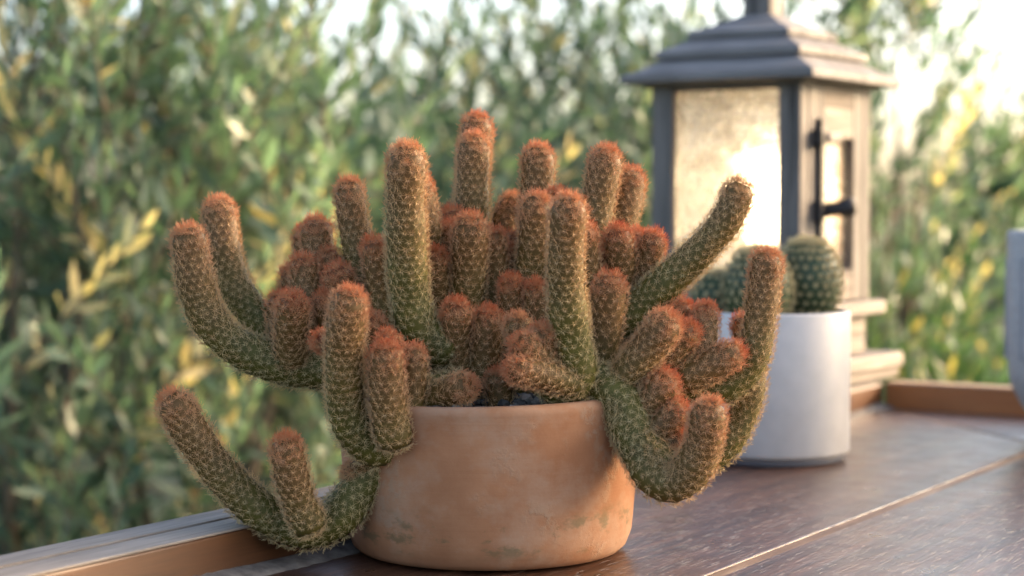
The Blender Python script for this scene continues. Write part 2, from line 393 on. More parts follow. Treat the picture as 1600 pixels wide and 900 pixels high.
# ------------------------------------------------------------------ cactus stems
def smooth_path(pts, n=40):
    pts = [pts[0] * 2 - pts[1]] + list(pts) + [pts[-1] * 2 - pts[-2]]; out = []
    for i in range(1, len(pts) - 2):
        p0, p1, p2, p3 = pts[i - 1:i + 3]
        for k in range(n):
            t = k / n
            out.append(0.5 * ((2 * p1) + (p2 - p0) * t + (2 * p0 - 5 * p1 + 4 * p2 - p3) * t * t + (3 * p1 - p0 - 3 * p2 + p3) * t ** 3))
    out.append(pts[-2]); return np.array(out)
def frames(P):
    T = np.gradient(P, axis=0); T /= np.linalg.norm(T, axis=1)[:, None]
    N = np.zeros_like(P); a = np.cross(T[0], [0.3, 0.9, 0.2]); N[0] = a / np.linalg.norm(a)
    for i in range(1, len(P)):
        q = N[i - 1] - T[i] * (N[i - 1] @ T[i]); N[i] = q / np.linalg.norm(q)
    return T, N, np.cross(T, N)
def build_stem(parent, origin, P, rad, spacing, nar, tub, flesh, spmat, red=1.0, spl=0.0042, nsp=13, spw=0.00015, dome=None, name='stem', extra=46):
    """P: centre line from foot to tip (arrays), rad: radius along it with the dome already in it"""
    T, N, B = frames(P)
    ds = np.sqrt(np.sum(np.diff(P, axis=0) ** 2, axis=1) + np.diff(rad) ** 2); S = np.concatenate([[0], np.cumsum(ds)]); L = S[-1]
    rows = max(6, int(round(L / (spacing * 0.5)))); rows += rows % 2
    ss = np.linspace(0, L, rows + 1)
    itp = lambda A: np.stack([np.interp(ss, S, A[:, k]) for k in range(3)], 1)
    Pc, Tc, Nc, Bc = itp(P), itp(T), itp(N), itp(B); rr = np.interp(ss, S, rad)
    slope = np.gradient(rr, ss)                      # lean of the surface normal on the dome
    dist = L - ss
    k2 = 2 * nar; K = np.arange(k2); ang = 2 * np.pi * K / k2
    ca, sa = np.cos(ang), np.sin(ang)
    V_, TIP, BUL = [], [], []
    apex = []
    r0 = rr.max()
    for j in range(rows + 1):
        sn = np.clip(-slope[j], -0.98, 0.98); cn = math.sqrt(1 - sn * sn)
        rd = Nc[j] * ca[:, None] + Bc[j] * sa[:, None]
        nrm = rd * cn + Tc[j] * sn
        h = np.zeros(k2)
        if j % 2 == 0:
            par = (j // 2) % 2
            h[par::2] = 1.0; h[1 - par::2] = 0.12
        else: h[:] = 0.45
        fade = min(1.0, rr[j] / (0.45 * r0) + 0.1)
        p = Pc[j] + rd * rr[j] + nrm * (h * tub * fade)[:, None]
        tip = np.clip(1 - dist[j] / (9.0 * r0), 0, 1) * red
        V_.append(p); TIP.append(np.full(k2, tip)); BUL.append(h)
        if j % 2 == 0 and j > 0:
            par = (j // 2) % 2
            for k in range(par, k2, 2):
                if rr[j] < 0.5 * r0 and rng.random() > rr[j] / (0.5 * r0) + 0.12: continue
                apex.append((p[k], nrm[k], Tc[j] * cn - rd[k] * sn, tip, dist[j] / r0))
    for _ in range(extra):
        sx = L - (rng.random() ** 0.75) * 1.75 * r0
        if sx < 0.3 * L: continue
        an = rng.random() * 2 * np.pi
        pc, tc, nc, bc = (np.array([np.interp(sx, ss, A_[:, q_]) for q_ in range(3)]) for A_ in (Pc, Tc, Nc, Bc))
        sn = float(np.clip(-np.interp(sx, ss, slope), -.995, .995)); cn = math.sqrt(1 - sn * sn)
        rdv = nc * math.cos(an) + bc * math.sin(an); nv_ = rdv * cn + tc * sn
        apex.append((pc + rdv * np.interp(sx, ss, rr) + nv_ * tub * .3, nv_, tc * cn - rdv * sn, np.clip(1 - (L - sx) / (9.0 * r0), 0, 1) * red, (L - sx) / r0))
    V_ = np.concatenate(V_); idx = np.arange((rows + 1) * k2).reshape(rows + 1, k2)
    a_, b_ = idx[:-1], np.roll(idx[:-1], -1, 1); c_, d_ = np.roll(idx[1:], -1, 1), idx[1:]
    F_ = np.stack([a_, b_, c_, d_], -1).reshape(-1, 4)
    o = obj(name, np_mesh(name, V_ - origin, F_, True, {'tip': np.concatenate(TIP), 'bulge': np.concatenate(BUL)}), flesh, parent)
    # spines: slender three-sided needles fanned out from every areole
    A = len(apex); p = np.array([q[0] for q in apex]); nn = np.array([q[1] for q in apex]); tt = np.array([q[2] for q in apex]); tip = np.array([q[3] for q in apex]); dd = np.array([q[4] for q in apex])
    tt /= np.linalg.norm(tt, axis=1)[:, None] + 1e-9; bb = np.cross(nn, tt)
    a = (np.arange(nsp)[None, :] + rng.random((A, 1)) + rng.uniform(-.3, .3, (A, nsp))) * 2 * np.pi / nsp
    near = np.clip(1 - dd / 1.5, 0, 1)[:, None]
    tilt = rng.uniform(0.22, 0.62, (A, nsp)) + near * rng.uniform(0.0, 0.75, (A, nsp))
    tilt[:, ::4] += rng.uniform(0.2, 0.55, tilt[:, ::4].shape)
    ln = spl * rng.uniform(0.75, 1.15, (A, nsp)) * (1 + 0.35 * near) * (0.9 + 0.2 * np.cos(a))
    e = np.cos(a)[..., None] * tt[:, None] + np.sin(a)[..., None] * bb[:, None]
    d = e * np.cos(tilt)[..., None] + nn[:, None] * np.sin(tilt)[..., None]
    ln = ln * rng.uniform(0.75, 1.2, (A, 1)); p = p + tt * rng.normal(0, .00045, (A, 1)) + bb * rng.normal(0, .00045, (A, 1))
    p0 = p[:, None] + d * spl * 0.15
    # gentle curve inwards: tip droops back towards the body
    p1 = p[:, None] + d * ln[..., None]
    s1 = np.cross(d, nn[:, None]); s1 /= np.linalg.norm(s1, axis=-1)[..., None] + 1e-9; s2 = np.cross(d, s1)
    w = spw
    q = np.stack([p0 + s1 * w, p0 - s1 * w, p1 + s2 * w * 0.8, p1 - s2 * w * 0.8], 2).reshape(-1, 3)
    m = A * nsp; i4 = np.arange(m)[:, None] * 4
    ff = np.concatenate([i4 + [0, 1, 2], i4 + [1, 0, 3], i4 + [0, 2, 3], i4 + [2, 1, 3]])
    t0 = np.clip(tip[:, None] * 0.66 + np.clip(1 - dd / 1.4, 0, 1)[:, None] * 0.06 * red + rng.uniform(-.07, .07, (A, nsp)) + rng.normal(0, .05, (A, 1)), 0, 1)
    t1 = np.clip(t0 + 0.08 + 0.34 * np.clip(1.25 - dd / 2.2, 0, 1)[:, None] * red, 0, 1)
    tv = np.stack([t0, t0, t1, t1], 2).ravel()
    so = obj('spines', np_mesh('spines', q - origin, ff, False, {'tip': tv}), spmat, o); so['kind'] = 'stuff'
    return o

# photo pixels from tip to foot, radius at tip and foot (px), distance offsets at tip and foot (cm, minus = nearer)
STEMS = [
 ([(296,382),(303,430),(320,487),(352,528),(400,557),(450,572),(505,580),(575,585),(650,610)], 28, 34, -1, 0, .8),
 ([(343,337),(352,400),(372,455),(410,505),(450,540),(500,560),(580,580)], 27, 29, 5, 3, .85),
 ([(457,482),(455,520),(456,560)], 24, 26, -2.5, -1, 1),
 ([(437,479),(440,520),(448,560)], 20, 22, .5, 0, 1),
 ([(495,368),(500,410),(520,470),(570,540)], 27, 27, 4, 3, 1),
 ([(478,375),(484,420),(510,490)], 20, 22, 6, 5, 1),
 ([(475,424),(480,460),(500,520),(560,560)], 23, 25, 1.5, 1, 1),
 ([(456,437),(470,480),(500,530)], 18, 20, 3.5, 3, 1),
 ([(515,411),(524,460),(560,530)], 21, 24, 3, 2, 1),
 ([(531,440),(548,480),(580,530),(630,570)], 25, 27, 0, 1, 1),
 ([(507,476),(515,510),(540,550)], 16, 19, -.5, 0, 1),
 ([(543,480),(538,547),(539,618),(551,666),(580,699),(612,690),(638,655),(662,622),(710,610)], 27, 30, -10, -5, .85),
 ([(603,565),(605,610),(609,650),(616,682)], 25, 27, -9.5, -8.5, .95),
 ([(645,563),(646,600),(640,640)], 20, 21, -7, -7, .9),
 ([(608,540),(622,575),(640,610)], 19, 21, -6, -5, 1),
 ([(583,512),(605,550),(640,590)], 21, 23, -4, -3, 1),
 ([(506,534),(525,545),(560,560)], 14, 16, -7.5, -6, 1),
 ([(720,606),(692,617),(660,630),(630,640)], 22, 19, -7.5, -5, .8),
 ([(277,639),(300,678),(340,733),(385,780),(435,815),(485,827),(528,808),(558,768),(588,728),(620,690),(650,650)], 27, 33, -8, -5, .8),
 ([(553,738),(572,726),(600,705)], 14, 16, -6.0, -6.5, .7),
 ([(449,707),(456,745),(468,785),(480,815)], 24, 26, -9.5, -8.5, .9),
 ([(546,305),(551,345),(560,385),(573,440),(600,510)], 24, 29, 3, 3, .85),
 ([(635,257),(634,330),(636,400),(641,465),(655,512),(690,545)], 29, 33, -5, -3, .75),
 ([(652,300),(662,350),(672,420),(690,500)], 26, 27, 0, 1, 1),
 ([(585,393),(592,440),(606,500)], 19, 22, -.5, 0, 1),
 ([(602,395),(606,440),(616,500)], 18, 20, 1.5, 1, 1),
 ([(745,204),(738,270),(731,340),(730,420)], 25, 28, 7, 6, .95),
 ([(740,237),(738,300),(738,360),(742,440)], 26, 29, 4, 4, .8),
 ([(706,346),(708,390),(720,450)], 19, 21, 3, 3, 1),
 ([(735,364),(733,420),(731,470),(735,510)], 27, 29, -1, 0, .85),
 ([(703,372),(704,420),(715,480)], 21, 23, 1, 1, 1),
 ([(680,409),(684,450),(690,500)], 19, 22, -1, 0, 1),
 ([(771,379),(774,430),(772,485)], 20, 23, .5, 1, .95),
 ([(797,383),(799,420),(795,470)], 17, 20, 2.5, 2, 1),
 ([(795,402),(797,430),(795,480)], 17, 20, 1.5, 1.5, 1),
 ([(801,330),(787,362),(778,410),(775,460)], 27, 28, 7, 5, .9),
 ([(840,254),(838,320),(838,390),(836,450)], 27, 29, 4, 4, .85),
 ([(838,330),(835,385),(831,430),(830,480)], 25, 29, 0, 1, .8),
 ([(888,334),(884,410),(887,480),(894,535),(903,578),(894,602),(866,600)], 26, 30, -8.5, -6, .8),
 ([(871,318),(870,370),(872,450)], 20, 24, 2, 2, 1),
 ([(914,371),(918,430),(918,500)], 18, 20, -1, 0, 1),
 ([(945,257),(936,310),(925,370),(910,440),(890,500)], 27, 28, 3, 3, .85),
 ([(983,289),(971,350),(952,410),(930,470)], 26, 26, 5, 4, .9),
 ([(967,378),(969,420),(962,470)], 23, 25, 0, 1, 1),
 ([(996,379),(993,420),(980,470)], 17, 19, 2.5, 2, 1),
 ([(1018,384),(1008,425),(985,470)], 21, 24, 1, 1.5, 1),
 ([(937,412),(936,450),(930,500)], 17, 20, .5, 1, 1),
 ([(952,455),(948,505),(940,560),(925,600)], 26, 22, -3, -3, .95),
 ([(1152,307),(1132,349),(1094,392),(1050,434),(1010,470),(970,502),(925,535),(880,570)], 24, 32, -1, 0, .55),
 ([(1060,491),(1035,520),(1000,550),(960,580)], 21, 23, -1, -1, 1),
 ([(1035,514),(1006,553),(976,588),(945,620)], 26, 27, -6, -5, .85),
 ([(1070,526),(1045,558),(1010,590),(970,610)], 21, 23, -4, -4, 1),
 ([(1101,499),(1097,540),(1080,580)], 22, 23, -2, -3, 1),
 ([(1136,557),(1108,573),(1072,590)], 23, 25, -4, -4, .95),
 ([(1197,417),(1190,478),(1182,532),(1165,577),(1130,603),(1085,605),(1035,603),(970,605)], 24, 31, -2, -2, .8),
 ([(1172,560),(1171,610),(1157,655),(1133,693),(1098,715),(1050,700),(1010,650),(970,610)], 24, 30, 1.5, 0, .5),
 ([(1161,510),(1166,545),(1172,590)], 16, 19, 2, 1.5, 1),
 ([(1106,652),(1099,694),(1080,735),(1051,755),(1021,742),(1001,705),(987,665),(968,625),(935,600)], 26, 36, -9.5, -5, .8),
 ([(1034,606),(1010,636),(985,664)], 24, 26, -6, -5.5, .95),
 ([(1052,650),(1024,676),(998,698)], 23, 25, -6.5, -6, .95),
 ([(1056,690),(1035,708),(1012,722)], 17, 20, -6.5, -6.5, 1),
 ([(714,494),(712,540),(716,590)], 24, 25, -3.5, -2.5, 1),
 ([(762,506),(758,550),(750,600)], 23, 24, -3, -2.5, 1),
 ([(799,453),(800,490),(798,530)], 20, 22, -1, -.5, 1),
 ([(838,459),(840,495),(840,540)], 18, 21, -1.5, -1, 1),
 ([(810,513),(822,545),(850,590)], 20, 22, -5.0, -4.5, .8),
 ([(850,530),(858,560),(880,595)], 21, 23, -7.0, -6, .85),
 ([(821,543),(846,562),(885,588)], 20, 23, -8, -6, .9),
 ([(813,578),(845,586),(890,598)], 20, 23, -8.8, -7, .9),
 ([(779,600),(782,620),(785,650)], 19, 20, -4, -4, .9),
 ([(1030,728),(1000,690),(975,650),(955,605)], 33, 36, -7, -5, .2),
 ([(1012,575),(990,610),(965,640)], 22, 25, -5, -5, .8),
 # low dark stems in the middle of the clump
 ([(670,545),(680,580),(700,620)], 26, 28, -1, -1, .5),
 ([(735,555),(738,590),(745,630)], 26, 28, 0, 0, .4),
 ([(690,470),(700,530),(715,600)], 26, 28, 2, 1, .6),
 ([(800,525),(798,570),(795,620)], 27, 28, 1, 0, .4),
 ([(860,480),(860,540),(850,600)], 26, 28, 0, 0, .5),
 ([(770,455),(768,520),(768,600)], 26, 28, 2, 2, .6),
 ([(590,540),(625,580),(680,620)], 26, 28, 1, 0, .5),
 ([(925,520),(915,570),(880,620)], 26, 28, -1, -1, .4),
 ([(990,545),(960,575),(910,615)], 26, 28, 0, -1, .4),
 ([(560,520),(600,565),(670,615)], 25, 28, 3, 1, .5),
 ([(905,450),(895,530),(870,610)], 26, 28, 2, 1, .6),
 ([(650,470),(665,540),(700,610)], 26, 28, 3, 2, .6),
 ([(955,500),(930,560),(890,620)], 26, 28, 3, 1, .5),
]
cactus = empty('finger_cactus', (PB.x, PB.y, PH - .004), 0, 'bushy green finger cactus with red tipped spines in the terracotta pot', 'cactus')
ORG = np.array(cactus.location)
for pts, rt, rb, dt, db, red in STEMS:
    ln = [0.0]
    for a, c in zip(pts, pts[1:]): ln.append(ln[-1] + math.hypot(a[0] - c[0], a[1] - c[1]))
    P3 = []
    for (x, y), s in zip(pts, ln):
        k = s / ln[-1]; P3.append(np.array(at(x, y, PD + (dt + (db - dt) * k) / 100.0)))
    P = smooth_path(P3[::-1], 14)                       # foot -> tip
    px = PD / FPX
    cum = np.concatenate([[0], np.cumsum(np.linalg.norm(np.diff(P, axis=0), axis=1))]); k = cum / cum[-1]
    rr = (rb + (rt - rb) * k) * px * 0.88
    # dome: extend past the tip centre by one radius
    dirn = P[-1] - P[-4]; dirn /= np.linalg.norm(dirn); rtip = rr[-1]
    tt = np.linspace(0.12, 1.0, 14)
    Pd = P[-1] + dirn * (np.sin(tt * np.pi / 2) * rtip)[:, None]; rd = rtip * np.cos(tt * np.pi / 2) + 1e-5
    P = np.concatenate([P, Pd]); rr = np.concatenate([rr, rd])
    # rounded foot
    dirb = P[0] - P[3]; dirb /= np.linalg.norm(dirb); tb_ = np.linspace(1.0, 0.12, 8)
    Pf = P[0] + dirb * (np.sin(tb_ * np.pi / 2) * rr[0] * 0.8)[:, None]; rf = rr[0] * np.cos(tb_ * np.pi / 2) + 1e-5
    P = np.concatenate([Pf, P]); rr = np.concatenate([rf, rr])
    nar = max(9, int(round(2 * math.pi * (rt + rb) / 2 * px / 0.0050)))
    wv = rng.uniform(0, 6.28, 3); arc = np.concatenate([[0], np.cumsum(np.linalg.norm(np.diff(P, axis=0), axis=1))])
    rr = rr * (1 + 0.030 * np.sin(arc * 95 + wv[0]) + 0.025 * np.sin(arc * 210 + wv[1]))
    build_stem(cactus, ORG, P, rr, 0.0047, nar, 0.0015, M['flesh'], M['spines'], red)

# ------------------------------------------------------------------ white pot with globe cacti
WB = on_table(1202, 715); WB.z = 0
WR, WH = 0.0690, 0.1290
wp = empty('white_pot', WB, 0, 'smooth white cylindrical ceramic pot standing in front of the lantern', 'pot')
prof = [(0.0, 0.006), (WR - .004, 0.006), (WR - .0012, 0.0072), (WR, 0.010), (WR, WH - .002), (WR - .0007, WH - .0006), (WR - .002, WH), (WR - .0038, WH), (WR - .005, WH - .0008), (WR - .0055, WH - .003), (WR - .0055, 0.09)]
v, f = lathe(prof, 96); obj('pot_body', np_mesh('pot_body', v, f), M['white_glaze'], wp)
v, f = lathe([(0.0, 0.0003), (WR - .006, 0.0003), (WR - .0045, 0.001), (WR - .0045, 0.0058)], 64); obj('pot_foot', np_mesh('pot_foot', v, f), M['pot_foot'], wp)
v, f = lathe([(0.0, WH - .013), (WR - .006, WH - .014), (WR - .006, WH - .03)], 48); obj('soil', np_mesh('soil', v, f), M['soil'], wp)
def globe(px, pytop, wpx, hpx, d, label):
    r = wpx / 2 * d / FPX; top = at(px, pytop, d); hh = hpx * d / FPX
    zb = top.z - hh
    o = empty('globe_cactus', (top.x, top.y, zb), random.uniform(0, 6), label, 'cactus', 'globe cacti in the white pot')
    t = np.linspace(0.0, 1.0, 40); a = -0.9 + t * (math.pi / 2 + 0.9)
    z = np.sin(a); z = (z - z[0]) / (z[-1] - z[0]) * hh
    rr = r * np.cos(a) ** 0.96 + 1e-5
    P = np.stack([np.zeros(40), np.zeros(40), z], 1)
    build_stem(o, np.zeros(3), P, rr, 0.0072, int(2 * math.pi * r / 0.0074), 0.0036, M['globe_flesh'], M['pale_spines'], 1.0, 0.0044, 20, 0.00030, name='cactus_body', extra=10)
globe(1117, 430, 66, 74, 1.650, 'smallest round green cactus at the left of the white pot')
globe(1184, 393, 98, 108, 1.630, 'pale middle oval cactus in the white pot, half behind a red tipped finger')
globe(1262, 379, 94, 112, 1.660, 'dark green rounded cactus at the right of the white pot')

# ------------------------------------------------------------------ grey planter at the right edge
GP = on_table(1722, 676); GP.z = 0
gp = empty('grey_planter', GP, -TH + R(4), 'pale blue grey planter with an inset panel at the right edge of the table', 'planter')
def rrect(w, d, c, n=6):
    out = []
    for sx, sy, a0 in ((1, 1, 0), (-1, 1, 90), (-1, -1, 180), (1, -1, 270)):
        for k in range(n + 1):
            a = R(a0 + 90 * k / n); out.append((sx * (w - c) + c * math.cos(a), sy * (d - c) + c * math.sin(a)))
    return out
v, f = [], []
zs = [(0.0, .60), (0.002, .64), (0.012, .72), (0.03, .84), (0.05, .95), (0.062, 0.975), (0.10, .985), (0.19, 1.0), (0.1945, .995), (0.196, .975), (0.196, .93), (0.192, .90), (0.15, .88)]
n = 28
for z, s in zs:
    for x, y in rrect(0.080 * s, 0.080 * s, 0.022 * s): v.append((x, y, z))
for i in range(len(zs) - 1):
    for k in range(n): f.append((i * n + k, i * n + (k + 1) % n, (i + 1) * n + (k + 1) % n, (i + 1) * n + k))
obj('planter_body', np_mesh('planter_body', v, f), M['planter'], gp)
prism('soil', gp, M['soil'], rrect(0.069, 0.069, 0.019), 0.15, 0.175, 0)
# inset panels: raised rim frames around a sunk field, on the two faces turned to the viewer
for face in (0, 1):
    e = box('inset_panel', gp, M['planter'], -0.060, 0.060, -0.0022, 0.0022, 0.075, 0.168, 0.0015)
    e.rotation_euler = (0, 0, 0 if face == 0 else R(90)); e.location = (0, -0.0795, 0) if face == 0 else (-0.0795, 0, 0)
    for q in ((-0.0615, -0.0600, 0.0735, 0.1695), (0.0600, 0.0615, 0.0735, 0.1695), (-0.0600, 0.0600, 0.0735, 0.0750), (-0.0600, 0.0600, 0.1680, 0.1695)):
        g = box('panel_groove', e, M['groove'], q[0], q[1], -0.0016, 0.0016, q[2], q[3], 0)

# ------------------------------------------------------------------ wooden lantern on the corner of the rails
LC = C0 + U * (-0.040) + V * (-0.128)
LZ = 0.0285
lt = empty('wooden_lantern', (LC.x, LC.y, LZ), -TH - R(3), 'weathered grey wooden lantern with a tiered roof and a glowing lamp inside', 'lantern')
def zl(z): return z - LZ
# base blocks
def slab(name, s, z0, z1, mat, bev=0.003, j=0.0008, d=None):
    d = d or s
    return box(name, lt, mat, -s / 2, s / 2, -d / 2, d / 2, zl(z0), zl(z1), bev, j, 3)
slab('base_block', 0.228, 0.0288, 0.0395, M['lantern_base'])
slab('base_slab', 0.236, 0.0397, 0.0560, M['lantern_base'])
slab('base_neck', 0.172, 0.0562, 0.0990, M['lantern_base'])
slab('body_slab', 0.206, 0.0992, 0.1150, M['lantern_base'])
S2, ZB, ZT, PW = 0.0885, 0.1152, 0.3460, 0.0255
PWD = 0.019
for sx in (-1, 1):
    for sy in (-1, 1):
        box('post', lt, M['lantern_v'], *sorted((sx * S2, sx * (S2 - PW))), *sorted((sy * S2, sy * (S2 - PWD))), zl(ZB), zl(ZT), 0.0016, 0.0004)
# glass front (facing -y), back and left side; bottom and top bars
b = NB('seeded_glass'); c = b.coord()
n1 = b.noise(c, 42, 3, 0.6, 1.6); n2 = b.noise(c, 210, 3, 0.6); hb = b.math('ADD', n1, b.math('MULTIPLY', n2, 0.18))
nr = b.bump(hb, 1.0, 0.007)
b.set(b.ramp(n1, [(0.35, (0.62, 0.60, 0.56)), (0.62, (0.97, 0.96, 0.93))]), b.ramp(n2, [(0.3, 0.10), (0.7, 0.32)]), nr, Transmission_Weight=1.0, IOR=1.45)
tl = b.new('ShaderNodeBsdfTranslucent'); tl.inputs[0].default_value = (0.92, 0.88, 0.78, 1); b.l(nr, tl.inputs['Normal'])
mx = b.new('ShaderNodeMixShader'); mx.inputs[0].default_value = 0.12
b.l(b.p.outputs[0], mx.inputs[1]); b.l(tl.outputs[0], mx.inputs[2]); b.l(mx.outputs[0], b.out.inputs[0]); M['glass'] = b.m
IN = S2 - PW; IND = S2 - PWD
for sy in (-1, 1):
    box('glass_pane', lt, M['glass'], -IN + .0005, IN - .0005, *sorted((sy * (S2 - .010), sy * (S2 - .013))), zl(ZB + .018), zl(ZT - .0045), 0)
    box('bottom_bar', lt, M['lantern_h'], -IN + .0002, IN - .0002, *sorted((sy * (S2 - .002), sy * (S2 - .018))), zl(ZB), zl(ZB + .0178), 0.001)
    box('top_bar', lt, M['lantern_h'], -IN + .0002, IN - .0002, *sorted((sy * (S2 - .002), sy * (S2 - .018))), zl(ZT - .0043), zl(ZT), 0.0008)
box('glass_pane', lt, M['glass'], -S2 + .010, -S2 + .013, -IND + .0005, IND - .0005, zl(ZB + .018), zl(ZT - .0045), 0)
box('bottom_bar', lt, M['lantern_d'], -S2 + .002, -S2 + .018, -IND + .0002, IND - .0002, zl(ZB), zl(ZB + .0178), 0.001)
box('top_bar', lt, M['lantern_d'], -S2 + .002, -S2 + .018, -IND + .0002, IND - .0002, zl(ZT - .0043), zl(ZT), 0.0008)
# door on the +x side
dr = empty('door', (S2 - .004, 0, 0)); dr.parent = lt
dy = IND - .0006; dz0, dz1 = zl(ZB + .001), zl(ZT - .001)
box('door_stile', dr, M['lantern_v'], -.009, .0045, -dy, -dy + .038, dz0, dz1, 0.0012)
box('door_stile', dr, M['lantern_v'], -.009, .0045, dy - .025, dy, dz0, dz1, 0.0012)
box('door_rail', dr, M['lantern_d'], -.009, .0040, -dy + .0382, dy - .0252, dz1 - .054, dz1, 0.0012)
box('door_rail', dr, M['lantern_d'], -.009, .0040, -dy + .0382, dy - .0252, dz0, dz0 + .034, 0.0012)
box('door_glass', dr, M['glass'], -.0085, -.0062, -dy + .0385, dy - .0255, dz0 + .0345, dz1 - .0545, 0)
box('door_jamb', dr, M['rail_face_x'], -.030, -.0092, dy - .031, dy - .0254, dz0 + .034, dz1 - .054, 0.0006)
# iron latch: upright bar, two brackets, wooden peg and knob
lx = .0047; ly = -dy + .022
box('latch_bar', dr, M['iron'], lx, lx + .006, ly - .0048, ly + .0048, dz0 + .060, dz1 - .034, 0.0015)
box('latch_bracket', dr, M['iron'], lx - .0002, lx + .012, ly - .016, ly - .0050, dz1 - .064, dz1 - .046, 0.002)
box('latch_bracket', dr, M['iron'], lx - .0002, lx + .010, ly - .012, ly - .0050, dz1 - .142, dz1 - .120, 0.002)
box('latch_peg', dr, M['lantern_base'], lx + .0062, lx + .016, ly - .006, ly + .026, dz1 - .0600, dz1 - .0490, 0.003)
kv, kf = lathe([(0.0, 0), (.0078, 0), (.0074, .018), (.0096, .021), (.0108, .026), (.0104, .032), (.0080, .0355), (0.0, .0365)], 24)
k = obj('latch_knob', np_mesh('latch_knob', kv, kf), M['iron'], dr, (lx + .004, ly + .002, dz1 - .131)); k.rotation_euler = (0, R(82), R(40))
# roof: ceiling board then three hipped tiers
slab('ceiling_board', 0.190, ZT + .0002, ZT + .0040, M['lantern_h'], 0.0008, 0)
def hip(name, w0, w1, z0, lip, z1):
    """square tier: vertical lip, then four sloping faces"""
    bm = bmesh.new(); rings = []
    for w, z in ((w0 * .97, z0), (w0, z0 + .0006), (w0, z0 + lip), (w0 * .96 + w1 * .04, z0 + lip + (z1 - z0 - lip) * .10), ((w0 + w1) / 2, z0 + lip + (z1 - z0 - lip) * .47), (w1, z1)):
        rings.append([bm.verts.new((sx * w / 2 + random.uniform(-.0005, .0005), sy * w / 2 + random.uniform(-.0005, .0005), zl(z) + random.uniform(-.0005, .0005))) for sx, sy in ((-1, -1), (1, -1), (1, 1), (-1, 1))])
    for a, c in zip(rings, rings[1:]):
        for k in range(4): bm.faces.new((a[k], a[(k + 1) % 4], c[(k + 1) % 4], c[k]))
    bm.faces.new(rings[0]); bm.faces.new(rings[-1])
    bmesh.ops.recalc_face_normals(bm, faces=bm.faces)
    bmesh.ops.bevel(bm, geom=[e for e in bm.edges], offset=0.0007, segments=1, affect='EDGES')
    return obj(name, bm_mesh(name, bm), M['lantern_h'], lt)
hip('roof_tier', 0.228, 0.160, ZT + .0042, .0075, ZT + .0310)
hip('roof_tier', 0.172, 0.118, ZT + .0312, .0065, ZT + .0535)
hip('roof_tier', 0.122, 0.038, ZT + .0537, .0055, ZT + .0800)
box('finial', lt, M['lantern_v'], -.0165, .0165, -.0165, .0165, zl(ZT + .0795), zl(ZT + .125), 0.002)
# lamp: socket and glowing bulb
b = NB('lamp_glow'); em = b.new('ShaderNodeEmission'); em.inputs[0].default_value = (1.0, 0.72, 0.40, 1); em.inputs[1].default_value = 6.0
b.l(em.outputs[0], b.out.inputs[0]); M['glow'] = b.m
pv, pf = lathe([(0.0, 0.0), (.012, .002), (.014, .012), (.020, .028), (.028, .046), (.0305, .062), (.027, .078), (.017, .089), (0.0, .093)], 32)
obj('bulb', np_mesh('bulb', pv, pf), M['glow'], lt, (0.012, 0, zl(0.175)))
v, f = lathe([(0.0, 0), (.022, 0), (.022, .004), (.014, .006), (.014, .058), (.0, .0585)], 24)
obj('bulb_socket', np_mesh('bulb_socket', v, f), M['iron'], lt, (0.012, 0, zl(0.1166)))
box('lamp_floor', lt, M['lantern_h'], -S2 + .02, S2 - .016, -S2 + .02, S2 - .02, zl(0.1152), zl(0.1164), 0)
# pillar outside the rails that carries the lantern
pl = empty('corner_pillar', (LC.x, LC.y, -0.8), -TH - R(3), 'square masonry pillar under the lantern, outside the table corner', 'pillar')
box('pillar_shaft', pl, M['lantern_base'], -.118, .058, -.118, .118, 0, 0.826, 0.004)
box('pillar_cap', pl, M['lantern_base'], -.125, .061, -.125, .125, 0.8262, 0.8283, 0.0008)

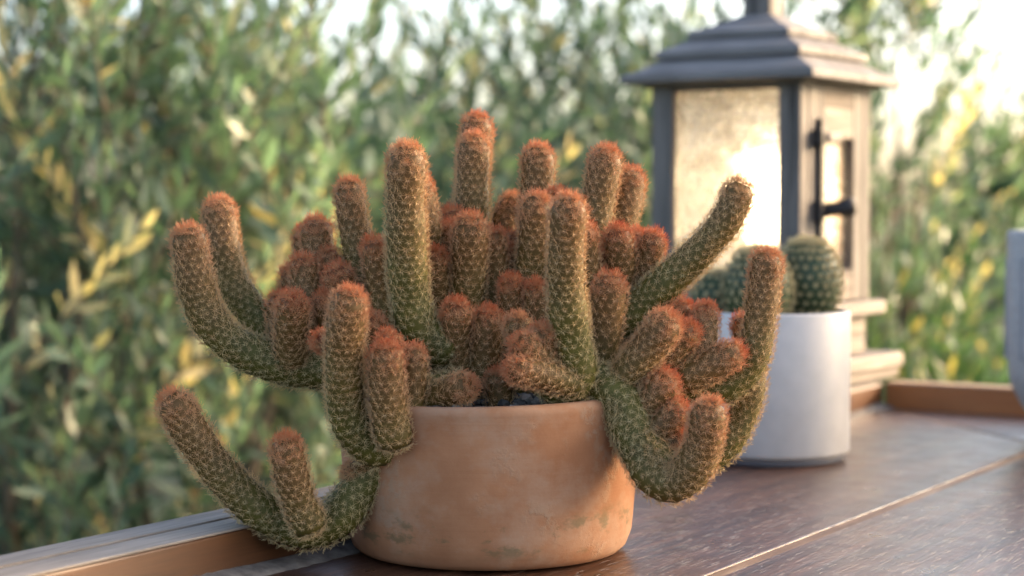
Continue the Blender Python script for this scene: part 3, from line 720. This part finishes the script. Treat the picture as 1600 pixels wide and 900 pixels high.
# ------------------------------------------------------------------ shrubs and trees behind the table
LEAF_S = np.array([(0, 0, 0), (.30, .115, .012), (.30, -.115, .012), (.66, .10, .02), (.66, -.10, .02), (1, 0, -.02)])
LEAF_F = np.array([(0, 2, 1), (1, 2, 4), (1, 4, 3), (3, 4, 5)])
def leaf_verts(p, d, nrm, ln, wd):
    """arrays (n,3): leaf base, direction, face normal -> verts (n,6,3)"""
    d = d / np.linalg.norm(d, axis=1)[:, None]
    s = np.cross(nrm, d); s /= np.linalg.norm(s, axis=1)[:, None] + 1e-9; n2 = np.cross(d, s)
    L = LEAF_S
    return (p[:, None] + d[:, None] * (L[None, :, 0:1] * ln[:, None, None]) + s[:, None] * (L[None, :, 1:2] * (wd * ln)[:, None, None])
            + n2[:, None] * (L[None, :, 2:3] * ln[:, None, None]))
def shrub(name, label, cat, base, hw, hd, ztop, nsh, seed, mat='leaf', leaf=(.045, .085), width=1.0, zlow=-0.75, shape=1.0, group=None, sun_gold=0.05, nparts=0, droop=0.0, trunk_r=.018, shlen=(.25, .5), per=26, taper=0.55):
    r = np.random.default_rng(seed); rd = random.Random(seed)
    o = empty(name, (base[0], base[1], -0.80), 0, label, cat, group)
    org = np.array([base[0], base[1], -0.80])
    # shoots fill the crown
    V_, F_ = [], []; nv = 0
    def add_tube(pts, rad, n=4):
        nonlocal nv
        v, f = tube_np(pts, rad, n); V_.append(np.array(v)); F_.append(np.array(f) + nv); nv += len(v)
    limbs = []
    nl = 5
    for k in range(nl):
        a = 6.283 * k / nl + rd.uniform(-.4, .4); q = rd.uniform(.2, .7)
        tip = org + np.array([math.cos(a) * hw * q, math.sin(a) * hd * q, (ztop + .8) * rd.uniform(.72, .92)])
        mid = org + (tip - org) * .45 + np.array([rd.uniform(-.06, .06), rd.uniform(-.06, .06), .05])
        p = [org + [rd.uniform(-.03, .03), rd.uniform(-.03, .03), 0], mid * .5 + org * .5 + [rd.uniform(-.03, .03), 0, 0], mid, (mid + tip) / 2, tip]
        add_tube(p, [trunk_r, trunk_r * .8, trunk_r * .6, trunk_r * .4, trunk_r * .15], 6); limbs.append(p)
    LP, LD, LN, LL, LW, LH = [], [], [], [], [], []
    front = []
    for i in range(nsh):
        z = zlow + (ztop - zlow) * rd.random() ** 0.9
        k = (z - zlow) / (ztop - zlow)
        prof_ = (1 - (max(0, k - .5) / .5) ** 2 * taper) * (0.75 + .25 * min(1, k / .3))
        a = rd.uniform(0, 6.283); q = math.sqrt(rd.random())
        c = np.array([base[0] + math.cos(a) * hw * q * prof_, base[1] + math.sin(a) * hd * q * prof_, z])
        out = np.array([math.cos(a) * q, math.sin(a) * q, 0])
        d = np.array([rd.gauss(0, .45), rd.gauss(0, .45), 0.9 - droop]) + out * .5; d /= np.linalg.norm(d)
        L = rd.uniform(*shlen); bend = np.array([rd.gauss(0, .2), rd.gauss(0, .2), rd.uniform(-.15, .25) - droop * .6])
        n = max(8, int(per * L / .38))
        t = np.linspace(0.08, 1, n)
        pts = c + d * (t * L)[:, None] + bend * (t ** 2 * L * .5)[:, None]
        dd = d + bend * t[:, None]; dd /= np.linalg.norm(dd, axis=1)[:, None]
        s = [c, c + d * L * .5 + bend * L * .125, c + d * L + bend * L * .5]
        add_tube(s, [.0032, .0022, .0008], 3)
        az = np.arange(n) * 2.399 + rd.uniform(0, 6.28)
        e1 = np.cross(dd, [0.31, 0.87, 0.1]); e1 /= np.linalg.norm(e1, axis=1)[:, None]; e2 = np.cross(dd, e1)
        radial = e1 * np.cos(az)[:, None] + e2 * np.sin(az)[:, None]
        sp = (0.95 - 0.55 * t)[:, None] * r.uniform(.7, 1.2, (n, 1))
        ld = dd * np.cos(sp) + radial * np.sin(sp) + r.normal(0, .12, (n, 3))
        nn = dd * np.sin(sp) - radial * np.cos(sp) + r.normal(0, .25, (n, 3))
        LP.append(pts); LD.append(ld); LN.append(-nn)
        LL.append(r.uniform(*leaf, n) * (1 - .35 * t)); LW.append(r.uniform(.85, 1.2, n) * width)
        sh = rd.random(); sunlit = 1.0 if rd.random() < sun_gold else 0.0
        LH.append(np.clip(sh * .55 + r.normal(0, .13, n) + t * .15 + sunlit * (.45 + .2 * t) + (r.random(n) < .03) * .5, 0, 1))  # golden shoots and stray leaves carry sunlight in their colour
        front.append(np.full(n, i))
    LP, LD, LN, LL, LW, LH = map(np.concatenate, (LP, LD, LN, LL, LW, LH)); front = np.concatenate(front)
    tv = np.concatenate(V_) - org
    obj('trunk', np_mesh('trunk', tv, np.concatenate(F_)), M['bark'], o)
    keep = np.ones(len(LP), bool)
    if nparts:
        # the nearest large leaves stand as leaves of their own
        sc_ = LP[:, 1] - 3.0 * LL
        # only those inside the picture
        dy_ = LP[:, 1]; pxx = 800 + FPX * LP[:, 0] / dy_; pyy = 320 - FPX * (LP[:, 2] - CAMH) / dy_
        ok = (pxx > 5) & (pxx < 1595) & (pyy > 5) & (pyy < 780)
        sc_ = np.where(ok, sc_, 1e9); pick = np.argsort(sc_)[:nparts]; pick = pick[sc_[pick] < 1e8]
        keep[pick] = False
        for i in pick:
            d = LD[i] / np.linalg.norm(LD[i]); s = np.cross(LN[i], d); s /= np.linalg.norm(s); n2 = np.cross(d, s); ln = LL[i]
            m = leaf_mesh(mat, LH[i])
            w = obj('leaf', m, None, o)
            mt = Matrix(((d[0] * ln, s[0] * ln * LW[i], n2[0] * ln, LP[i][0] - org[0]), (d[1] * ln, s[1] * ln * LW[i], n2[1] * ln, LP[i][1] - org[1]), (d[2] * ln, s[2] * ln * LW[i], n2[2] * ln, LP[i][2] - org[2]), (0, 0, 0, 1)))
            w.matrix_local = mt
    LP, LD, LN, LL, LW, LH = (x[keep] for x in (LP, LD, LN, LL, LW, LH))
    lv = leaf_verts(LP, LD, LN, LL, LW).reshape(-1, 3) - org
    lf = (LEAF_F[None] + (np.arange(len(LP)) * 6)[:, None, None]).reshape(-1, 3)
    cr = obj('crown', np_mesh('crown', lv, lf, True, {'hue': np.repeat(LH, 6)}), M[mat], o); cr['kind'] = 'stuff'
    return o
_lm = {}
def leaf_mesh(mat, hue):
    k = (mat, int(min(7, hue * 8)))
    if k not in _lm:
        me = np_mesh('leaf', LEAF_S, LEAF_F, True, {'hue': np.full(6, (k[1] + .5) / 8)}); me.materials.append(M[mat]); _lm[k] = me
    return _lm[k]
def X(px, d): return ((px - 800) / FPX * d, d)
GRP = 'shrubs beyond the rail'
BIG = (.048, .088)
shrub('willowy_shrub', 'grey green upright leafy shrub filling the left edge of the view', 'shrub', X(10, 2.9), .34, .28, .50, 210, 11, leaf=BIG, group=GRP, nparts=50, sun_gold=.17)
shrub('willowy_shrub', 'grey green leafy shrub behind the two leftmost upright cactus fingers', 'shrub', X(350, 3.1), .32, .28, .42, 190, 12, leaf=BIG, group=GRP, nparts=50, sun_gold=.08)
shrub('willowy_shrub', 'leafy shrub behind the tallest left part of the cactus, sky above it', 'shrub', X(610, 3.5), .30, .28, .38, 150, 13, leaf=BIG, group=GRP, nparts=40, sun_gold=.10)
shrub('willowy_shrub', 'thin leafy shrub behind the middle of the cactus with sky showing through', 'shrub', X(830, 3.8), .34, .28, .46, 135, 14, leaf=BIG, group=GRP, nparts=30)
shrub('willowy_shrub', 'leafy shrub directly behind the lantern', 'shrub', X(1090, 3.9), .38, .30, .50, 170, 15, leaf=BIG, group=GRP, nparts=20)
shrub('willowy_shrub', 'tall sparse tree with sky between its leaves just right of the lantern', 'tree', X(1385, 4.0), .17, .24, .66, 110, 16, leaf=BIG, group=GRP, nparts=30, sun_gold=.12)
shrub('green_shrub', 'low fresh green shrub between the lantern and the grey planter', 'shrub', X(1500, 3.4), .38, .30, -.26, 170, 17, mat='leaf_green', leaf=BIG, group=GRP, nparts=40, sun_gold=.05)
shrub('round_tree', 'rounded dark green treetop above the grey planter under open sky', 'tree', X(1585, 6.0), .34, .34, .36, 420, 18, mat='leaf_green', leaf=(.05, .08), width=1.5, nparts=0, shlen=(.12, .22), group='far trees', taper=.9)
shrub('far_tree', 'far tree showing through gaps at the upper left', 'tree', X(180, 6.5), .95, .6, .60, 260, 19, leaf=(.06, .10), group='far trees')
shrub('far_tree', 'far tree showing through behind the tallest cactus fingers', 'tree', X(640, 7.0), .75, .6, .42, 170, 20, leaf=(.06, .10), group='far trees')
shrub('far_tree', 'far tree seen in the gap between the cactus and the lantern roof', 'tree', X(950, 7.5), .70, .6, .55, 150, 21, leaf=(.06, .10), group='far trees')
shrub('far_tree', 'far tree low behind the lantern and the fresh green shrub', 'tree', X(1230, 7.5), .70, .6, .05, 180, 22, leaf=(.06, .10), group='far trees')
shrub('shade_shrub', 'unseen leafy shrub added beyond the far rail to shade the table', 'shrub', (1.60, 1.90), .40, .45, .55, 160, 31, leaf=BIG)  # added out of view to filter the low sun off pots and rail
shrub('willowy_shrub', 'grey green shrub continuing the row beyond the left edge of the view', 'shrub', X(-420, 3.2), .36, .30, .45, 120, 32, leaf=BIG, group=GRP)
shrub('far_tree', 'far tree behind the row of shrubs beyond the left edge', 'tree', X(-620, 6.5), .95, .6, .60, 160, 33, leaf=(.06, .10), group='far trees')
